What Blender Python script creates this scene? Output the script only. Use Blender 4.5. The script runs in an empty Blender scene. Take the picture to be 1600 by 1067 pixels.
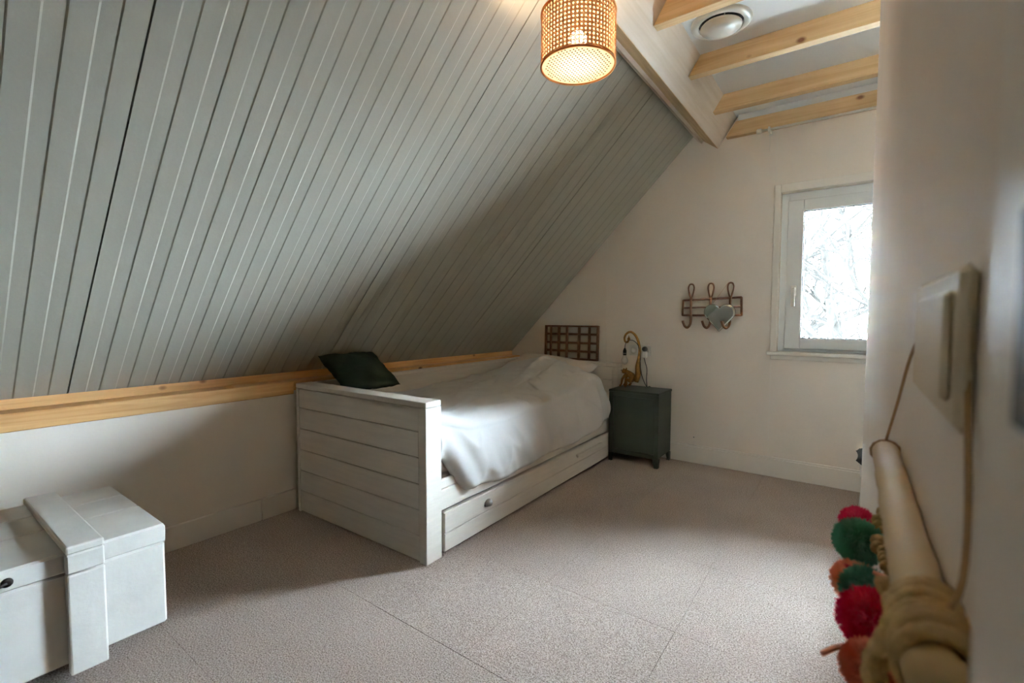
import bpy, bmesh, math, random
from mathutils import Vector, Matrix, noise
S = bpy.context.scene
COL = S.collection
PI = math.pi
rnd = random.Random(7)

# ---------------------------------------------------------------- camera
YAW, PITCH, ROLL, FPX = 0.63042536, 0.05236921, 0.00173669, 730.96
cam = bpy.data.cameras.new('camera')
camo = bpy.data.objects.new('camera', cam); COL.objects.link(camo)
cam.sensor_width = 36; cam.lens = FPX / 1600 * 36
cam.clip_start = 0.01; cam.clip_end = 200
f = Vector((-math.sin(YAW)*math.cos(PITCH), math.cos(YAW)*math.cos(PITCH), -math.sin(PITCH)))
r0 = Vector((math.cos(YAW), math.sin(YAW), 0)); u0 = r0.cross(f)
c_, s_ = math.cos(ROLL), math.sin(ROLL)
rr = r0*c_ + u0*s_; uu = u0*c_ - r0*s_
m = Matrix((rr, uu, -f)).transposed().to_4x4(); m.translation = Vector((0, 0, 1.05))
camo.matrix_world = m
cam.dof.use_dof = True; cam.dof.focus_distance = 2.6; cam.dof.aperture_fstop = 6.5
S.camera = camo

# ---------------------------------------------------------------- world, light, exposure
world = bpy.data.worlds.new('sky'); S.world = world; world.use_nodes = True
bg = world.node_tree.nodes['Background']
bg.inputs[0].default_value = (0.76, 0.88, 1.0, 1)
bg.inputs[1].default_value = 60.0
S.view_settings.view_transform = 'Standard'; S.view_settings.look = 'None'
S.view_settings.exposure = 2.05; S.view_settings.gamma = 1; S.view_settings.use_curve_mapping = False
S.cycles.max_bounces = 14; S.cycles.diffuse_bounces = 10; S.cycles.transmission_bounces = 10
S.cycles.transparent_max_bounces = 16; S.cycles.sample_clamp_indirect = 8
S.cycles.caustics_reflective = False; S.cycles.caustics_refractive = False
S.cycles.use_denoising = True
LAMP_W = 14.5

# ---------------------------------------------------------------- materials
def lin(c):
    return tuple(((v/255)/12.92 if v/255 <= .04045 else (((v/255)+.055)/1.055)**2.4) for v in c)
def mat(name, rgb, rough=.6, metal=0, spec=.5, noise_amt=0, nscale=20, bump=0, bscale=60, stretch=None, sheen=0):
    m = bpy.data.materials.new(name); m.use_nodes = True
    nt = m.node_tree; b = nt.nodes['Principled BSDF']
    c = (*lin(rgb), 1)
    b.inputs['Base Color'].default_value = c
    b.inputs['Roughness'].default_value = rough; b.inputs['Metallic'].default_value = metal
    b.inputs['Specular IOR Level'].default_value = spec
    if sheen: b.inputs['Sheen Weight'].default_value = sheen
    if noise_amt or bump:
        tc = nt.nodes.new('ShaderNodeTexCoord'); mp = nt.nodes.new('ShaderNodeMapping')
        nt.links.new(tc.outputs['Object'], mp.inputs[0])
        if stretch: mp.inputs['Scale'].default_value = stretch
    if noise_amt:
        n = nt.nodes.new('ShaderNodeTexNoise'); n.inputs['Scale'].default_value = nscale; n.inputs['Detail'].default_value = 4
        nt.links.new(mp.outputs[0], n.inputs[0])
        r = nt.nodes.new('ShaderNodeValToRGB')
        r.color_ramp.elements[0].position = .3; r.color_ramp.elements[1].position = .7
        k = 1-noise_amt
        r.color_ramp.elements[0].color = (c[0]*k, c[1]*k, c[2]*k, 1)
        k = 1+noise_amt*.5
        r.color_ramp.elements[1].color = (min(1, c[0]*k), min(1, c[1]*k), min(1, c[2]*k), 1)
        nt.links.new(n.outputs[0], r.inputs[0]); nt.links.new(r.outputs[0], b.inputs['Base Color'])
    if bump:
        n2 = nt.nodes.new('ShaderNodeTexNoise'); n2.inputs['Scale'].default_value = bscale; n2.inputs['Detail'].default_value = 5
        nt.links.new(mp.outputs[0], n2.inputs[0])
        bp = nt.nodes.new('ShaderNodeBump'); bp.inputs['Strength'].default_value = bump; bp.inputs['Distance'].default_value = .004
        nt.links.new(n2.outputs[0], bp.inputs['Height']); nt.links.new(bp.outputs[0], b.inputs['Normal'])
    return m

def wood(name, rgb, dark, axis, knots=True, rough=.55):
    """pine with long grain along `axis` and scattered knots"""
    m = bpy.data.materials.new(name); m.use_nodes = True
    nt = m.node_tree; b = nt.nodes['Principled BSDF']; L = nt.links.new
    b.inputs['Roughness'].default_value = rough; b.inputs['Specular IOR Level'].default_value = .3
    tc = nt.nodes.new('ShaderNodeTexCoord'); mp = nt.nodes.new('ShaderNodeMapping')
    sc = [26, 26, 26]; sc[axis] = 1.2
    mp.inputs['Scale'].default_value = sc; L(tc.outputs['Object'], mp.inputs[0])
    n = nt.nodes.new('ShaderNodeTexNoise'); n.inputs['Scale'].default_value = 1.6; n.inputs['Detail'].default_value = 6
    n.inputs['Distortion'].default_value = .6
    L(mp.outputs[0], n.inputs[0])
    r = nt.nodes.new('ShaderNodeValToRGB')
    r.color_ramp.elements[0].position = .32; r.color_ramp.elements[1].position = .62
    r.color_ramp.elements[0].color = (*lin(dark), 1); r.color_ramp.elements[1].color = (*lin(rgb), 1)
    L(n.outputs[0], r.inputs[0])
    out = r.outputs[0]
    if knots:
        mp2 = nt.nodes.new('ShaderNodeMapping'); s2 = [7, 7, 7]; s2[axis] = 4.6
        mp2.inputs['Scale'].default_value = s2; L(tc.outputs['Object'], mp2.inputs[0])
        v = nt.nodes.new('ShaderNodeTexVoronoi'); v.inputs['Scale'].default_value = 1.0
        L(mp2.outputs[0], v.inputs[0])
        kr = nt.nodes.new('ShaderNodeValToRGB')
        kr.color_ramp.elements[0].position = .05; kr.color_ramp.elements[0].color = (1, 1, 1, 1)
        kr.color_ramp.elements[1].position = .115; kr.color_ramp.elements[1].color = (0, 0, 0, 1)
        L(v.outputs['Distance'], kr.inputs[0])
        mx = nt.nodes.new('ShaderNodeMix'); mx.data_type = 'RGBA'
        L(kr.outputs[0], mx.inputs[0]); L(out, mx.inputs[6]); mx.inputs[7].default_value = (*lin((112, 66, 36)), 1)
        out = mx.outputs[2]
    L(out, b.inputs['Base Color'])
    return m

def carpet_mat():
    m = bpy.data.materials.new('carpet'); m.use_nodes = True
    nt = m.node_tree; b = nt.nodes['Principled BSDF']; L = nt.links.new
    b.inputs['Roughness'].default_value = .95; b.inputs['Specular IOR Level'].default_value = .1
    tc = nt.nodes.new('ShaderNodeTexCoord')
    n = nt.nodes.new('ShaderNodeTexNoise'); n.inputs['Scale'].default_value = 230; n.inputs['Detail'].default_value = 3
    L(tc.outputs['Object'], n.inputs[0])
    r = nt.nodes.new('ShaderNodeValToRGB'); r.color_ramp.elements[0].position = .34; r.color_ramp.elements[1].position = .66
    r.color_ramp.elements[0].color = (*lin((122, 107, 98)), 1); r.color_ramp.elements[1].color = (*lin((202, 186, 175)), 1)
    L(n.outputs[0], r.inputs[0])
    n3 = nt.nodes.new('ShaderNodeTexNoise'); n3.inputs['Scale'].default_value = 3.5; n3.inputs['Detail'].default_value = 3
    L(tc.outputs['Object'], n3.inputs[0])
    mr = nt.nodes.new('ShaderNodeMapRange'); mr.inputs[1].default_value = .3; mr.inputs[2].default_value = .7
    mr.inputs[3].default_value = .93; mr.inputs[4].default_value = 1.04
    L(n3.outputs[0], mr.inputs[0])
    mx = nt.nodes.new('ShaderNodeVectorMath'); mx.operation = 'SCALE'
    L(r.outputs[0], mx.inputs[0]); L(mr.outputs[0], mx.inputs['Scale']); L(mx.outputs[0], b.inputs['Base Color'])
    bp = nt.nodes.new('ShaderNodeBump'); bp.inputs['Strength'].default_value = .7; bp.inputs['Distance'].default_value = .004
    L(n.outputs[0], bp.inputs['Height']); L(bp.outputs[0], b.inputs['Normal'])
    return m

M = {}
M['wall'] = mat('wall_paint', (237, 229, 218), .75, spec=.2, noise_amt=.03, nscale=3, bump=.12, bscale=120)
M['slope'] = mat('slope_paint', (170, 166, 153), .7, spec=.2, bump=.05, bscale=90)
M['gap'] = mat('dark_joint', (30, 28, 24), .9)
M['ceil'] = mat('ceiling_white', (238, 240, 240), .6, spec=.3)
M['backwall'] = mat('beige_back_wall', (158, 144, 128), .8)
M['trim'] = mat('white_trim', (236, 231, 222), .45, spec=.4)
M['pvc'] = mat('window_plastic', (236, 240, 240), .35)
M['bedwhite'] = mat('bed_white_paint', (228, 221, 210), .5, noise_amt=.06, nscale=5, bump=.15, bscale=14, stretch=(1, 1, 9))
M['bedwhite_y'] = M['bedwhite']
M['chest'] = mat('chalk_paint', (229, 226, 219), .65, noise_amt=.08, nscale=7, bump=.45, bscale=16)
M['carpet'] = carpet_mat()
M['pine_y'] = wood('pine_along_wall', (226, 182, 124), (204, 152, 94), 1)
M['pine_x'] = wood('pine_joist', (212, 180, 136), (194, 158, 112), 0)
M['plywood'] = wood('limed_plywood', (216, 203, 188), (206, 191, 172), 1, knots=False)
M['batten'] = wood('limed_batten', (212, 184, 146), (190, 160, 120), 1, knots=False)
M['lattice'] = mat('brown_wood', (112, 70, 38), .6, noise_amt=.25, nscale=30)
M['rattan'] = mat('rattan', (118, 76, 46), .5, noise_amt=.3, nscale=40)
M['duvet'] = mat('white_cotton', (214, 212, 209), .85, spec=.15, bump=.12, bscale=500, sheen=.2)
M['pillow'] = mat('pillow_cotton', (220, 208, 196), .85, spec=.15, bump=.12, bscale=500)
M['cushion'] = mat('dark_green_velvet', (44, 56, 44), .9, spec=.2, noise_amt=.3, nscale=14, bump=.3, bscale=120)
M['metal_green'] = mat('dark_green_metal', (50, 58, 48), .45, metal=.0, spec=.5, noise_amt=.1, nscale=8)
M['gold'] = mat('antique_gold', (150, 106, 42), .42, metal=.6, noise_amt=.4, nscale=60, bump=.6, bscale=90)
M['black'] = mat('black_plastic', (22, 21, 20), .4)
M['iron'] = mat('dark_iron', (40, 34, 30), .5, metal=.5)
M['white'] = mat('white_plastic', (228, 226, 218), .3)
M['knob'] = mat('brushed_steel', (150, 148, 142), .35, metal=.8)
M['cream'] = mat('cream_plastic', (222, 208, 184), .62, spec=.18)
M['mirror'] = mat('mirror_glass', (225, 232, 222), .03, metal=1)
M['mirror_back'] = mat('mirror_rim', (120, 112, 92), .4)
M['bamboo'] = mat('driftwood_stick', (198, 168, 120), .7, noise_amt=.22, nscale=12, bump=.5, bscale=30, stretch=(1, .3, 1))
M['wool'] = mat('natural_wool', (206, 172, 122), .9, spec=.1, noise_amt=.2, nscale=90, bump=.8, bscale=300)
M['string'] = mat('jute_string', (176, 140, 100), .85)
M['cane'] = mat('cane', (190, 132, 70), .55, noise_amt=.2, nscale=60)
M['rim'] = mat('cane_rim', (186, 136, 84), .5)
M['bark'] = mat('dark_bark', (26, 24, 22), .95, spec=.05, noise_amt=.3, nscale=6)
M['ground'] = mat('bounce_ground', (228, 228, 224), .95, noise_amt=.3, nscale=.5)  # unseen ground, paled to bounce light up to the ceiling
M['brick'] = mat('outer_wall', (150, 110, 90), .9)
M['bag'] = mat('dark_fabric', (44, 42, 38), .85)
for nm, c in dict(pink=(236, 50, 104), crimson=(206, 20, 74), green=(110, 178, 146), green2=(96, 172, 146), peach=(236, 160, 124), orange=(224, 136, 108)).items():
    M[nm] = mat('yarn_'+nm, c, .95, spec=.05, sheen=.3)
def glassmat():
    m = bpy.data.materials.new('pane_glass'); m.use_nodes = True; nt = m.node_tree
    for n in list(nt.nodes):
        if n.type == 'BSDF_PRINCIPLED': nt.nodes.remove(n)
    o = [n for n in nt.nodes if n.type == 'OUTPUT_MATERIAL'][0]
    t = nt.nodes.new('ShaderNodeBsdfTransparent'); t.inputs[0].default_value = (.93, .97, .98, 1)
    g = nt.nodes.new('ShaderNodeBsdfGlossy'); g.inputs['Roughness'].default_value = .02
    fr = nt.nodes.new('ShaderNodeFresnel'); fr.inputs[0].default_value = 1.45
    mx = nt.nodes.new('ShaderNodeMixShader')
    nt.links.new(fr.outputs[0], mx.inputs[0]); nt.links.new(t.outputs[0], mx.inputs[1]); nt.links.new(g.outputs[0], mx.inputs[2])
    nt.links.new(mx.outputs[0], o.inputs[0]); return m
M['glass'] = glassmat()
def translucent(name, rgb, tf, transp):
    m = bpy.data.materials.new(name); m.use_nodes = True; nt = m.node_tree
    for n in list(nt.nodes):
        if n.type == 'BSDF_PRINCIPLED': nt.nodes.remove(n)
    o = [n for n in nt.nodes if n.type == 'OUTPUT_MATERIAL'][0]
    d = nt.nodes.new('ShaderNodeBsdfDiffuse'); d.inputs[0].default_value = (*lin(rgb), 1)
    t = nt.nodes.new('ShaderNodeBsdfTranslucent'); t.inputs[0].default_value = (*lin(rgb), 1)
    p = nt.nodes.new('ShaderNodeBsdfTransparent')
    a = nt.nodes.new('ShaderNodeMixShader'); a.inputs[0].default_value = tf
    b = nt.nodes.new('ShaderNodeMixShader'); b.inputs[0].default_value = transp
    nt.links.new(d.outputs[0], a.inputs[1]); nt.links.new(t.outputs[0], a.inputs[2])
    nt.links.new(a.outputs[0], b.inputs[1]); nt.links.new(p.outputs[0], b.inputs[2])
    nt.links.new(b.outputs[0], o.inputs[0]); return m
M['liner'] = translucent('shade_liner', (178, 154, 122), .5, .12)
M['rimt'] = translucent('bent_cane_rim', (214, 164, 110), .35, 0)
M['diffuser'] = translucent('shade_diffuser', (204, 198, 188), .55, .0)
def emis(name, rgb, s):
    m = bpy.data.materials.new(name); m.use_nodes = True; b = m.node_tree.nodes['Principled BSDF']
    b.inputs['Emission Color'].default_value = (*lin(rgb), 1); b.inputs['Emission Strength'].default_value = s; return m
M['bulb'] = emis('lit_bulb', (255, 222, 180), 60)
bulbg = mat('clear_bulb', (225, 222, 214), .1); M['clearbulb'] = bulbg

# ---------------------------------------------------------------- helpers
def link_mesh(name, bm, material, parent=None, smooth=False, loc=None):
    me = bpy.data.meshes.new(name); bm.normal_update(); bm.to_mesh(me); bm.free()
    if material is not None: me.materials.append(material)
    if smooth:
        for p in me.polygons: p.use_smooth = True
    o = bpy.data.objects.new(name, me); COL.objects.link(o)
    if loc is not None: o.location = loc
    if parent is not None: o.parent = parent
    return o
def tag(o, label, cat, group=None):
    o['label'] = label; o['category'] = cat
    if group: o['group'] = group
    return o
def thing(name, label, cat, loc=(0, 0, 0), rz=0, group=None):
    o = bpy.data.objects.new(name, None); COL.objects.link(o); o.location = loc; o.rotation_euler = (0, 0, rz)
    o.empty_display_size = .1
    return tag(o, label, cat, group)
def box(bm, a, b, bev=0, seg=1):
    vs = [bm.verts.new((x, y, z)) for x in (a[0], b[0]) for y in (a[1], b[1]) for z in (a[2], b[2])]
    q = [(0, 1, 3, 2), (4, 6, 7, 5), (0, 4, 5, 1), (2, 3, 7, 6), (0, 2, 6, 4), (1, 5, 7, 3)]
    fs = [bm.faces.new([vs[i] for i in k]) for k in q]
    if bev:
        es = {e for ff in fs for e in ff.edges}
        bmesh.ops.bevel(bm, geom=list(es), offset=bev, segments=seg, affect='EDGES', profile=.5)
    return bm
def B(a, b, bev=0, seg=1):
    return box(bmesh.new(), a, b, bev, seg)
def boxes(lst, bev=0):
    bm = bmesh.new()
    for a, b in lst:
        t = B(a, b, bev); me = bpy.data.meshes.new('t'); t.to_mesh(me); t.free(); bm.from_mesh(me); bpy.data.meshes.remove(me)
    return bm
def prism_y(bm, pts, y0, y1):
    """extrude an (x,z) polygon along y"""
    a = [bm.verts.new((x, y0, z)) for x, z in pts]; b = [bm.verts.new((x, y1, z)) for x, z in pts]
    n = len(pts); bm.faces.new(a); bm.faces.new(b[::-1])
    for i in range(n): bm.faces.new((a[i], b[i], b[(i+1) % n], a[(i+1) % n]))
    bmesh.ops.recalc_face_normals(bm, faces=bm.faces[:]); return bm
def tube(bm, pts, rad, n=8, cap=True):
    pts = [Vector(p) for p in pts]
    rads = rad if isinstance(rad, (list, tuple)) else [rad]*len(pts)
    rings = []; prev = None
    for i, p in enumerate(pts):
        d = (pts[min(i+1, len(pts)-1)] - pts[max(i-1, 0)]).normalized()
        if prev is None:
            up = Vector((0, 0, 1)) if abs(d.z) < .9 else Vector((1, 0, 0)); a = d.cross(up).normalized()
        else: a = (prev - d*prev.dot(d)).normalized()
        prev = a; b = d.cross(a)
        rings.append([bm.verts.new(p + (a*math.cos(2*PI*k/n) + b*math.sin(2*PI*k/n))*rads[i]) for k in range(n)])
    for i in range(len(rings)-1):
        for k in range(n): bm.faces.new((rings[i][k], rings[i][(k+1) % n], rings[i+1][(k+1) % n], rings[i+1][k]))
    if cap: bm.faces.new(rings[0][::-1]); bm.faces.new(rings[-1])
    return bm
def T(pts, rad, n=8): return tube(bmesh.new(), pts, rad, n)
def lathe(bm, prof, n=32, c=(0, 0, 0), cap=True):
    """prof: list of (r,z)"""
    rings = []
    for r, z in prof:
        rings.append([bm.verts.new((c[0]+r*math.cos(2*PI*k/n), c[1]+r*math.sin(2*PI*k/n), c[2]+z)) for k in range(n)])
    for i in range(len(rings)-1):
        for k in range(n): bm.faces.new((rings[i][k], rings[i][(k+1) % n], rings[i+1][(k+1) % n], rings[i+1][k]))
    if cap:
        bm.faces.new(rings[0][::-1]); bm.faces.new(rings[-1])
    bmesh.ops.recalc_face_normals(bm, faces=bm.faces[:])
    return bm
def smooth_path(pts, n=8):
    """Catmull-Rom through points"""
    P = [Vector(p) for p in pts]; out = []
    for i in range(len(P)-1):
        p0 = P[max(i-1, 0)]; p1 = P[i]; p2 = P[i+1]; p3 = P[min(i+2, len(P)-1)]
        for k in range(n):
            t = k/n
            out.append(.5*((2*p1)+(-p0+p2)*t+(2*p0-5*p1+4*p2-p3)*t*t+(-p0+3*p1-3*p2+p3)*t**3))
    out.append(P[-1]); return out
def lerp_list(vals, n):
    out = []
    for i in range(n):
        t = i/(n-1)*(len(vals)-1); k = min(int(t), len(vals)-2); out.append(vals[k]+(vals[k+1]-vals[k])*(t-k))
    return out
def struct(name, bm, material, parent=None, smooth=False):
    o = link_mesh(name, bm, material, parent, smooth)
    if parent is None: o['kind'] = 'structure'
    return o

# ---------------------------------------------------------------- setting
GY = 3.478      # gable wall plane
KX = -2.445     # knee wall plane
WX = 0.0425      # right-hand wall face
WE = 2.22       # where the right-hand wall ends
BACK = -2.4
XR = 1.75       # far right wall of the alcove
CZ = 2.385      # flat ceiling
def slope_z(x): return x + 3.275

floor = struct('floor', B((KX-.3, BACK-.1, -.12), (XR+.1, GY+.2, -.012)), M['brick'])
gx = [-2.45 + .5*k for k in range(9)]; gy = [-2.46 + .5*k for k in range(12)]
k = 0
for ix in range(9):
    for iy in range(12):
        x0, x1 = gx[ix], gx[ix]+.5; y0, y1 = gy[iy], gy[iy]+.5
        y0c, y1c = max(y0, BACK), min(y1, GY); x1c = min(x1, XR); x0c = max(x0, KX)
        if y1c-y0c < .02 or x1c-x0c < .02: continue
        g = .0003
        h = rnd.uniform(-.0005, 0)
        yg = .0026 if (abs(y0-1.54) < .01 and -1.5 < x0 < -.9) else g
        if abs(y0-1.04) < .01 and -1.5 < x0 < -.9: h = .0008
        o = link_mesh('carpet_tile', B((x0c+g, y0c+yg, -.012), (x1c-g, y1c-g, h), .0006), M['carpet'], floor)
        k += 1

wall_left = struct('wall_left', B((KX-.12, BACK-.1, -.1), (KX, GY, .65)), M['wall'])
bb = B((KX, BACK, 0), (KX+.015, 1.147, .112), .003); ob = struct('baseboard_left', bb, M['trim'])
link_mesh('baseboard_length', B((KX, 1.150, 0), (KX+.015, 1.332, .112), .003), M['trim'], ob)

# gable wall with window opening
WX0, WX1, WZ0, WZ1 = -.401, .56, .829, 1.849
bm = bmesh.new()
for a, b in (((-3.2, GY, -.1), (WX0, GY+.16, 2.75)), ((WX1, GY, -.1), (XR+.1, GY+.16, 2.75)),
             ((WX0, GY, -.1), (WX1, GY+.16, WZ0)), ((WX0, GY, WZ1), (WX1, GY+.16, 2.75))):
    box(bm, a, b)
wall_back = struct('wall_gable', bm, M['wall'])
# thin lining boards with visible vertical joints
for i, (x0, x1) in enumerate(((-3.0, -1.632), (-1.63, -.432))):
    pass
tr = struct('trim_1', boxes([((-.4335, GY-.0015, .13), (-.4315, GY+.001, .79)), ((-.4335, GY-.0015, 1.90), (-.4315, GY+.001, 2.28)),
                             ((-1.6, GY-.0015, .72), (-1.5985, GY+.001, 1.66))]), M['trim'])
base_g = struct('baseboard_gable', B((-1.44, GY-.016, 0), (XR, GY, .118), .002), M['trim'])
link_mesh('baseboard_cap', B((-1.44, GY-.011, .118), (XR, GY, .131), .003), M['trim'], base_g)

# right-hand wall close to the camera, alcove beyond its end
struct('wall_right', boxes([((WX, .16, -.1), (WX+.10, WE, CZ)), ((WX, BACK, 2.10), (WX+.10, .16, CZ)), ((WX, BACK, -.1), (WX+.1, -.72, 2.1))]), M['wall'])
struct('wall_alcove', B((WX+.10, WE-.1, -.1), (XR+.1, WE, CZ)), M['wall'])
struct('wall_far_right', B((XR, WE, -.1), (XR+.1, GY, CZ)), M['wall'])
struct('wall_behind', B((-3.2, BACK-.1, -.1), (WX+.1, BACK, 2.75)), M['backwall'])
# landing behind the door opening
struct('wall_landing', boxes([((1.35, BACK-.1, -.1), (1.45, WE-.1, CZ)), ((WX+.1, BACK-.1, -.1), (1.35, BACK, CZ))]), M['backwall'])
struct('ceiling', boxes([((-.95, BACK-.1, CZ), (XR+.1, GY+.1, CZ+.1))]), M['ceil'])

# door casing of the opening the camera stands in
dj = struct('door_1', boxes([((WX-.016, .085, 0), (WX, .160, 2.14)), ((WX-.016, -.80, 0), (WX, -.72, 2.14)), ((WX-.016, -.80, 2.10), (WX, .16, 2.18)), ]), M['trim'])
link_mesh('door_jamb', boxes([((WX, .14, 0), (WX+.10, .1595, 2.10))]), M['trim'], dj)
link_mesh('strike_plate', boxes([((WX-.0190, .092, 1.030), (WX-.0155, .122, 1.070))], .001), M['iron'], dj)

# sloping roof lining: ribbed panels 12 ribs wide
ceil2 = struct('ceiling_slope', prism_y(bmesh.new(), [(-2.75, slope_z(-2.75)+.012*1.5), (-.72, slope_z(-.72)+.018), (-.72, slope_z(-.72)+.15), (-2.75, slope_z(-2.75)+.15)], BACK-.1, GY+.05), M['gap'])
NV = Vector((1, 0, -1)).normalized()          # into the room
UV = Vector((1, 0, 1)).normalized()           # up the slope
def slope_pt(x, y, d): return Vector((x, y, slope_z(x))) + NV*d
PW = .053+.046+.0953*10+.054
PITCH_R = .0953
def make_panel(y0, n, y_end=None):
    bm = bmesh.new(); prof = []
    g = .0026; R = .0019; ch = .0045
    prof.append((y0+g, -.012)); prof.append((y0+g, R*.0+.0))
    y = y0
    pr = [(y0+g, 0)]
    for k in range(n):
        a = y0 + k*PITCH_R
        # raised until .25 pitch, recess until .75 pitch, raised again
        q = PITCH_R
        pr += [(a+.053, 0), (a+.053+ch, -R), (a+.099-ch, -R), (a+.099, 0)]
    pr.append((y0+PW-g, 0))
    if y_end is not None:
        pr2 = []
        for i, (yy, d) in enumerate(pr):
            if yy < y_end: pr2.append((yy, d))
            else:
                pr2.append((y_end, pr2[-1][1] if abs(pr2[-1][1]-d) < 1e-6 else d)); break
        pr = pr2
    pr = [(pr[0][0], -.012)] + pr + [(pr[-1][0], -.012)]
    rows = []
    for x in (-2.72, -.80):
        rows.append([bm.verts.new(slope_pt(x, yy, d)) for yy, d in pr])
    for i in range(len(pr)-1): bm.faces.new((rows[0][i], rows[0][i+1], rows[1][i+1], rows[1][i]))
    for rw in rows:
        e0 = bm.verts.new(rw[0].co - NV*.004); e1 = bm.verts.new(rw[-1].co - NV*.004)
        bm.faces.new(rw + [e1, e0])
    bmesh.ops.recalc_face_normals(bm, faces=bm.faces[:])
    return bm
PW = .053+.046+.0953*10+.054
y = .453 - 3*PW
while y < GY:
    ye = GY-.002 if y + PW > GY else None
    link_mesh('roof_panel', make_panel(y, 11, ye), M['slope'], ceil2)
    y += PW

# purlin: limed face, underside and battens
C0 = Vector((-.79, 0, 2.207)); dF = Vector((.1, 0, .156)).normalized(); dU = Vector((-.16, 0, .121)).normalized()
def P2(a, b): v = C0 + dU*a + dF*b; return (v.x, v.z)
pur = struct('trim_2', prism_y(bmesh.new(), [P2(.0, 0), P2(.17, 0), P2(.17, .30), P2(0, .30)], BACK, GY), M['plywood'])
link_mesh('edge_strip', prism_y(bmesh.new(), [P2(.002, -.003), P2(.118, -.003), P2(.118, .001), P2(.002, .001)], BACK, GY-.002), M['batten'], pur)
link_mesh('batten', prism_y(bmesh.new(), [P2(.120, -.022), P2(.158, -.022), P2(.158, .02), P2(.120, .02)], BACK, GY-.002), M['plywood'], pur)

# knee wall beams
bl = struct('trim_3', prism_y(bmesh.new(), [(-2.60, .655), (-2.534, .655), (-2.534, .741), (-2.546, .7289), (-2.60, .7289)][:5], BACK, GY-.002), M['pine_y'])
bl2 = struct('trim_4', B((-2.60, BACK, .634), (-2.428, 1.332, .702), .003), M['pine_y'])
link_mesh('rear_length', B((-2.60, 1.333, .634), (-2.446, GY-.002, .702), .003), M['pine_y'], bl2)

# ceiling joists resting against the purlin face
def joist(y0, y1, x_end):
    zb, zt = 2.292, CZ
    def fx(z): return C0.x + (z-C0.z)*(.1/.156) + .002
    bm = bmesh.new()
    prism_y(bm, [(fx(zb), zb), (x_end, zb), (x_end, zt), (fx(zt), zt)], y0, y1)
    bmesh.ops.bevel(bm, geom=bm.edges[:], offset=.002, segments=1, affect='EDGES')
    return bm
jn = 0
for i in range(10):
    y0 = 3.070 - .5235*i
    if i == 0: y0 = 3.070
    if i > 4: break
    xe = XR if y0 > WE else WX
    o = link_mesh('ceiling_joist', joist(y0, y0+.05, xe), M['pine_x'])
    tag(o, ['pine ceiling joist nearest the gable wall but one, past the round vent', 'pine ceiling joist just beyond the round white vent', 'pine ceiling joist on the camera side of the round white vent',
            'pine ceiling joist above the pendant lamp, fourth from the gable wall joist', 'pine ceiling joist nearest the viewer, behind the pendant lamp'][i], 'joist', 'pine ceiling joists')
o = link_mesh('ceiling_joist', joist(GY-.05, GY-.001, XR), M['pine_x'])
for v in o.data.vertices: v.co.z -= .040
link_mesh('gable_batten', B((-.66, GY-.045, 2.3455), (XR, GY-.001, CZ-.0005)), M['ceil'], bpy.data.objects['ceiling'])
tag(o, 'pine ceiling joist fixed flat against the gable wall above the curtain rail', 'joist', 'pine ceiling joists')

# unseen overhang added to keep steep sky light off the floor; outer ground
struct('shading_overhang', boxes([((-3.2, GY+.16, 2.35), (XR+1.4, GY+.95, 2.47))]), M['brick'])
struct('ground', B((-40, 4.5, -3.1), (40, 60, -3.0)), M['ground'])

# ---------------------------------------------------------------- window
win = struct('window_1', boxes([((WX0-.038, GY-.012, WZ0+.0), (WX0, GY, WZ1+.05)), ((WX1, GY-.012, WZ0), (WX1+.038, GY, WZ1+.05)),
                                ((WX0, GY-.012, WZ1), (WX1, GY, WZ1+.05))], .002), M['trim'])
FY = GY+.045
s0 = -.366; s1 = WX1-.035
link_mesh('window_frame', boxes([((WX0, FY+.012, WZ0), (s0+.012, FY+.10, WZ1)), ((s1-.012, FY+.012, WZ0), (WX1, FY+.10, WZ1)),
                                 ((s0, FY+.012, WZ1-.05), (s1, FY+.10, WZ1)), ((s0, FY+.012, WZ0), (s1, FY+.10, WZ0+.03))], .002), M['pvc'], win)
gx0, gx1, gz0, gz1 = -.277, WX1-.125, .915, 1.728
sash = link_mesh('window_sash', boxes([((s0, FY, WZ0+.018), (gx0, FY+.06, WZ1-.05)), ((gx1, FY, WZ0+.018), (s1, FY+.06, WZ1-.05)),
                                       ((gx0, FY, gz1), (gx1, FY+.06, WZ1-.05)), ((gx0, FY, WZ0+.018), (gx1, FY+.06, gz0))], .003), M['pvc'], win)
link_mesh('pane', B((gx0-.005, FY+.028, gz0-.005), (gx1+.005, FY+.036, gz1+.005)), M['glass'], sash)
link_mesh('gasket', boxes([((gx0, FY+.018, gz0), (gx0+.005, FY+.028, gz1)), ((gx1-.005, FY+.018, gz0), (gx1, FY+.028, gz1)),
                           ((gx0, FY+.018, gz1-.005), (gx1, FY+.028, gz1)), ((gx0, FY+.018, gz0), (gx1, FY+.028, gz0+.005))]), M['black'], sash)
bm = boxes([((-.335, FY-.008, 1.185), (-.305, FY, 1.255))], .003); box(bm, (-.329, FY-.034, 1.225), (-.311, FY-.008, 1.243), .003)
box(bm, (-.331, FY-.044, 1.12), (-.309, FY-.030, 1.245), .005, 2)
link_mesh('window_handle', bm, M['white'], sash)
link_mesh('window_sill', boxes([((WX0-.055, GY-.05, WZ0-.022), (WX1+.055, FY+.012, WZ0))], .004), M['trim'], win)
link_mesh('sill_apron', boxes([((WX0-.035, GY-.016, WZ0-.052), (WX1+.035, GY, WZ0-.022))], .002), M['trim'], win)

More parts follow.
